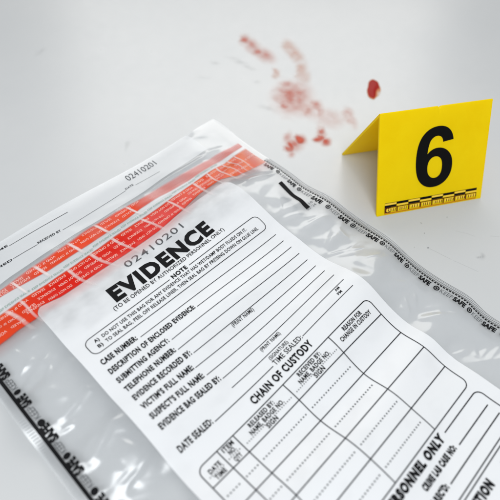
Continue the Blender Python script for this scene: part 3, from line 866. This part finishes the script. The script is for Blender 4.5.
# pale stress creases that cross the tape
for k, (uu, sl, w) in enumerate(((-.13, .05, .012), (-.07, .03, .008), (.17, .05, .010), (.30, .055, .011), (.425, .04, .010), (.60, .04, .010), (.76, .03, .009), (.93, .02, .010), (1.03, .02, .008), (1.10, .015, .008), (1.15, .01, .006), (1.19, .01, .006), (1.235, 0, .006))):
    n = 16; pts = []; dn = []; fs = []
    for i in range(n + 1):
        t = i / n; v = lot(uu) - .01 + .185 * t
        c = uu + sl * (t - .3) + .006 * math.sin(5 * t + k)
        for q, dd in ((-1, 0), (-.35, 1), (.35, 1), (1, 0)):
            pts.append((c + q * w, v)); dn.append(dd * min(1, t * 8) * (1 - t) ** .6 * .9)
        if i:
            for j in range(3):
                a = (i - 1) * 4 + j; fs.append((a, a + 4, a + 5, a + 1))
    q = np.array(pts); me = mesh('tape_crease', P(q[:, 0], q[:, 1], .0042), fs)
    at = me.attributes.new('cover', 'FLOAT', 'POINT'); at.data.foreach_set('value', dn)
    link('tape_crease', me, M_crease, bag)
for k, (uu, w) in enumerate(((.065, .010), (.245, .010), (.40, .010), (.58, .008), (-.05, .008))):
    pts = []; dn = []; fs = []
    for i in range(11):
        t = i / 10; v = upt(uu) + .0 + .115 * t; c = uu + .025 * t
        for q, dd in ((-1, 0), (-.35, 1), (.35, 1), (1, 0)):
            pts.append((c + q * w, v)); dn.append(dd * min(1, t * 6) * min(1, (1 - t) * 4))
        if i:
            for j in range(3):
                a = (i - 1) * 4 + j; fs.append((a, a + 4, a + 5, a + 1))
    q = np.array(pts); me = mesh('tape_crease', P(q[:, 0], q[:, 1], .0044), fs)
    at = me.attributes.new('cover', 'FLOAT', 'POINT'); at.data.foreach_set('value', dn)
    link('tape_crease', me, M_crease, bag)

# welded side seams with their printing
seam = Sheet()
v = -0.93
seam.poly([(1.3605, -0.92 + .02 * i) for i in range(int(1.8 / .02))], 0.003)
while v < 0.6:
    seam.line(1.338, v, 1.356, v + .003, .0032); v += .0080
s1_ = seam.build('side_seam', M_ink_mid, bag, 0.0012, 'hatched seam with a dashed black line')
sh = Sheet(); v = -.93
while v < .6:
    sh.line(1.330, v, 1.330, v + .0095, .0070); v += .0140
sh.poly([(1.336, -0.92 + .02 * i) for i in range(int(1.6 / .02))], 0.002)
sh.build('seam_stitches', M_ink, s1_, 0.0016)
blk = Sheet(); lit = Sheet()
def put(sh, s, u, v, rot, hgt, length, bold):
    vs, fs = glyphs(s, bold)
    x0 = min(q[0] for q in vs); x1 = max(q[0] for q in vs)
    vs = [((x - x0) * length / (x1 - x0), y * hgt / CAP) for x, y in vs]
    vs, fs = cut(vs, fs, .02)
    c, s_ = math.cos(math.radians(rot)), math.sin(math.radians(rot))
    sh.add([(u + x * c + y * s_, v + x * s_ - y * c) for x, y in vs], fs)
def ringed(sh, u, v, r):
    sh.poly([(u + r * math.cos(6.2832 * i / 14), v + r * math.sin(6.2832 * i / 14)) for i in range(14)], r * .5, closed=True)
    sh.disc(u, v, r * .5, 10)
for v in (-.99, -.822, -.656, -.478, -.312, -.150, .017, .187, .351, .52):
    if v > -.9: ringed(blk, 1.307, v, .0108)
    if v > -.9: put(lit, 'KEEP', 1.296, v + .019, 90, .021, .056, -.002)
    put(blk, 'SAFE', 1.295, v + .079, 90, .022, .060, .055)
blk.build('seam_brand_heavy', M_ink, s1_, .0018); lit.build('seam_brand_light', M_ink_grey, s1_, .0018)

seam = Sheet()
seam.poly([(-.3115, -0.93 + .02 * i) for i in range(int(1.78 / .02))], 0.014)
s2_ = seam.build('side_seam', M_ink, bag, 0.0012, 'thick plain black line along the left weld')
sh = Sheet()
v = -.93
while v < .6:
    sh.line(-.345, v, -.322, v + .002, .0030); v += .011
sh.build('weld_hatching', M_ink_pale, s2_, .0012)
blk = Sheet(); lit = Sheet()
for v in (-.681, -.509, -.352, -.185, -.020, .147):
    ringed(blk, -.289, v, .0112); blk.disc(-.289, v, .0105)
    put(lit, 'KEEP', -.277, v - .020, -90, .024, .056, .005)
    put(blk, 'SAFE', -.273, v - .080, -90, .030, .066, .07)
blk.build('seam_brand_heavy', M_ink, s2_, .0018); lit.build('seam_brand_light', M_ink_grey, s2_, .0018)

# black printed bar and the small figures beside it
sh = Sheet()
A = []; B = []
for i in range(15):
    t = i / 14; A.append((1.246 - .017 * t, -.759 + .222 * t)); B.append((1.271 - .019 * t, -.760 + .224 * t))
sh.quad_strip(A, B)
bar = sh.build('black_bar', M_ink, bag, .0014)
sh = Sheet()
put(sh, '02', 1.230, -.527, 0, .014, .020, 0); put(sh, '10', 1.262, -.548, 0, .014, .020, 0); put(sh, '24', 1.262, -.526, 0, .014, .020, 0)
sh.build('bar_figures', M_ink_grey, bar, .0014)

bpy.data.objects.remove(_to)
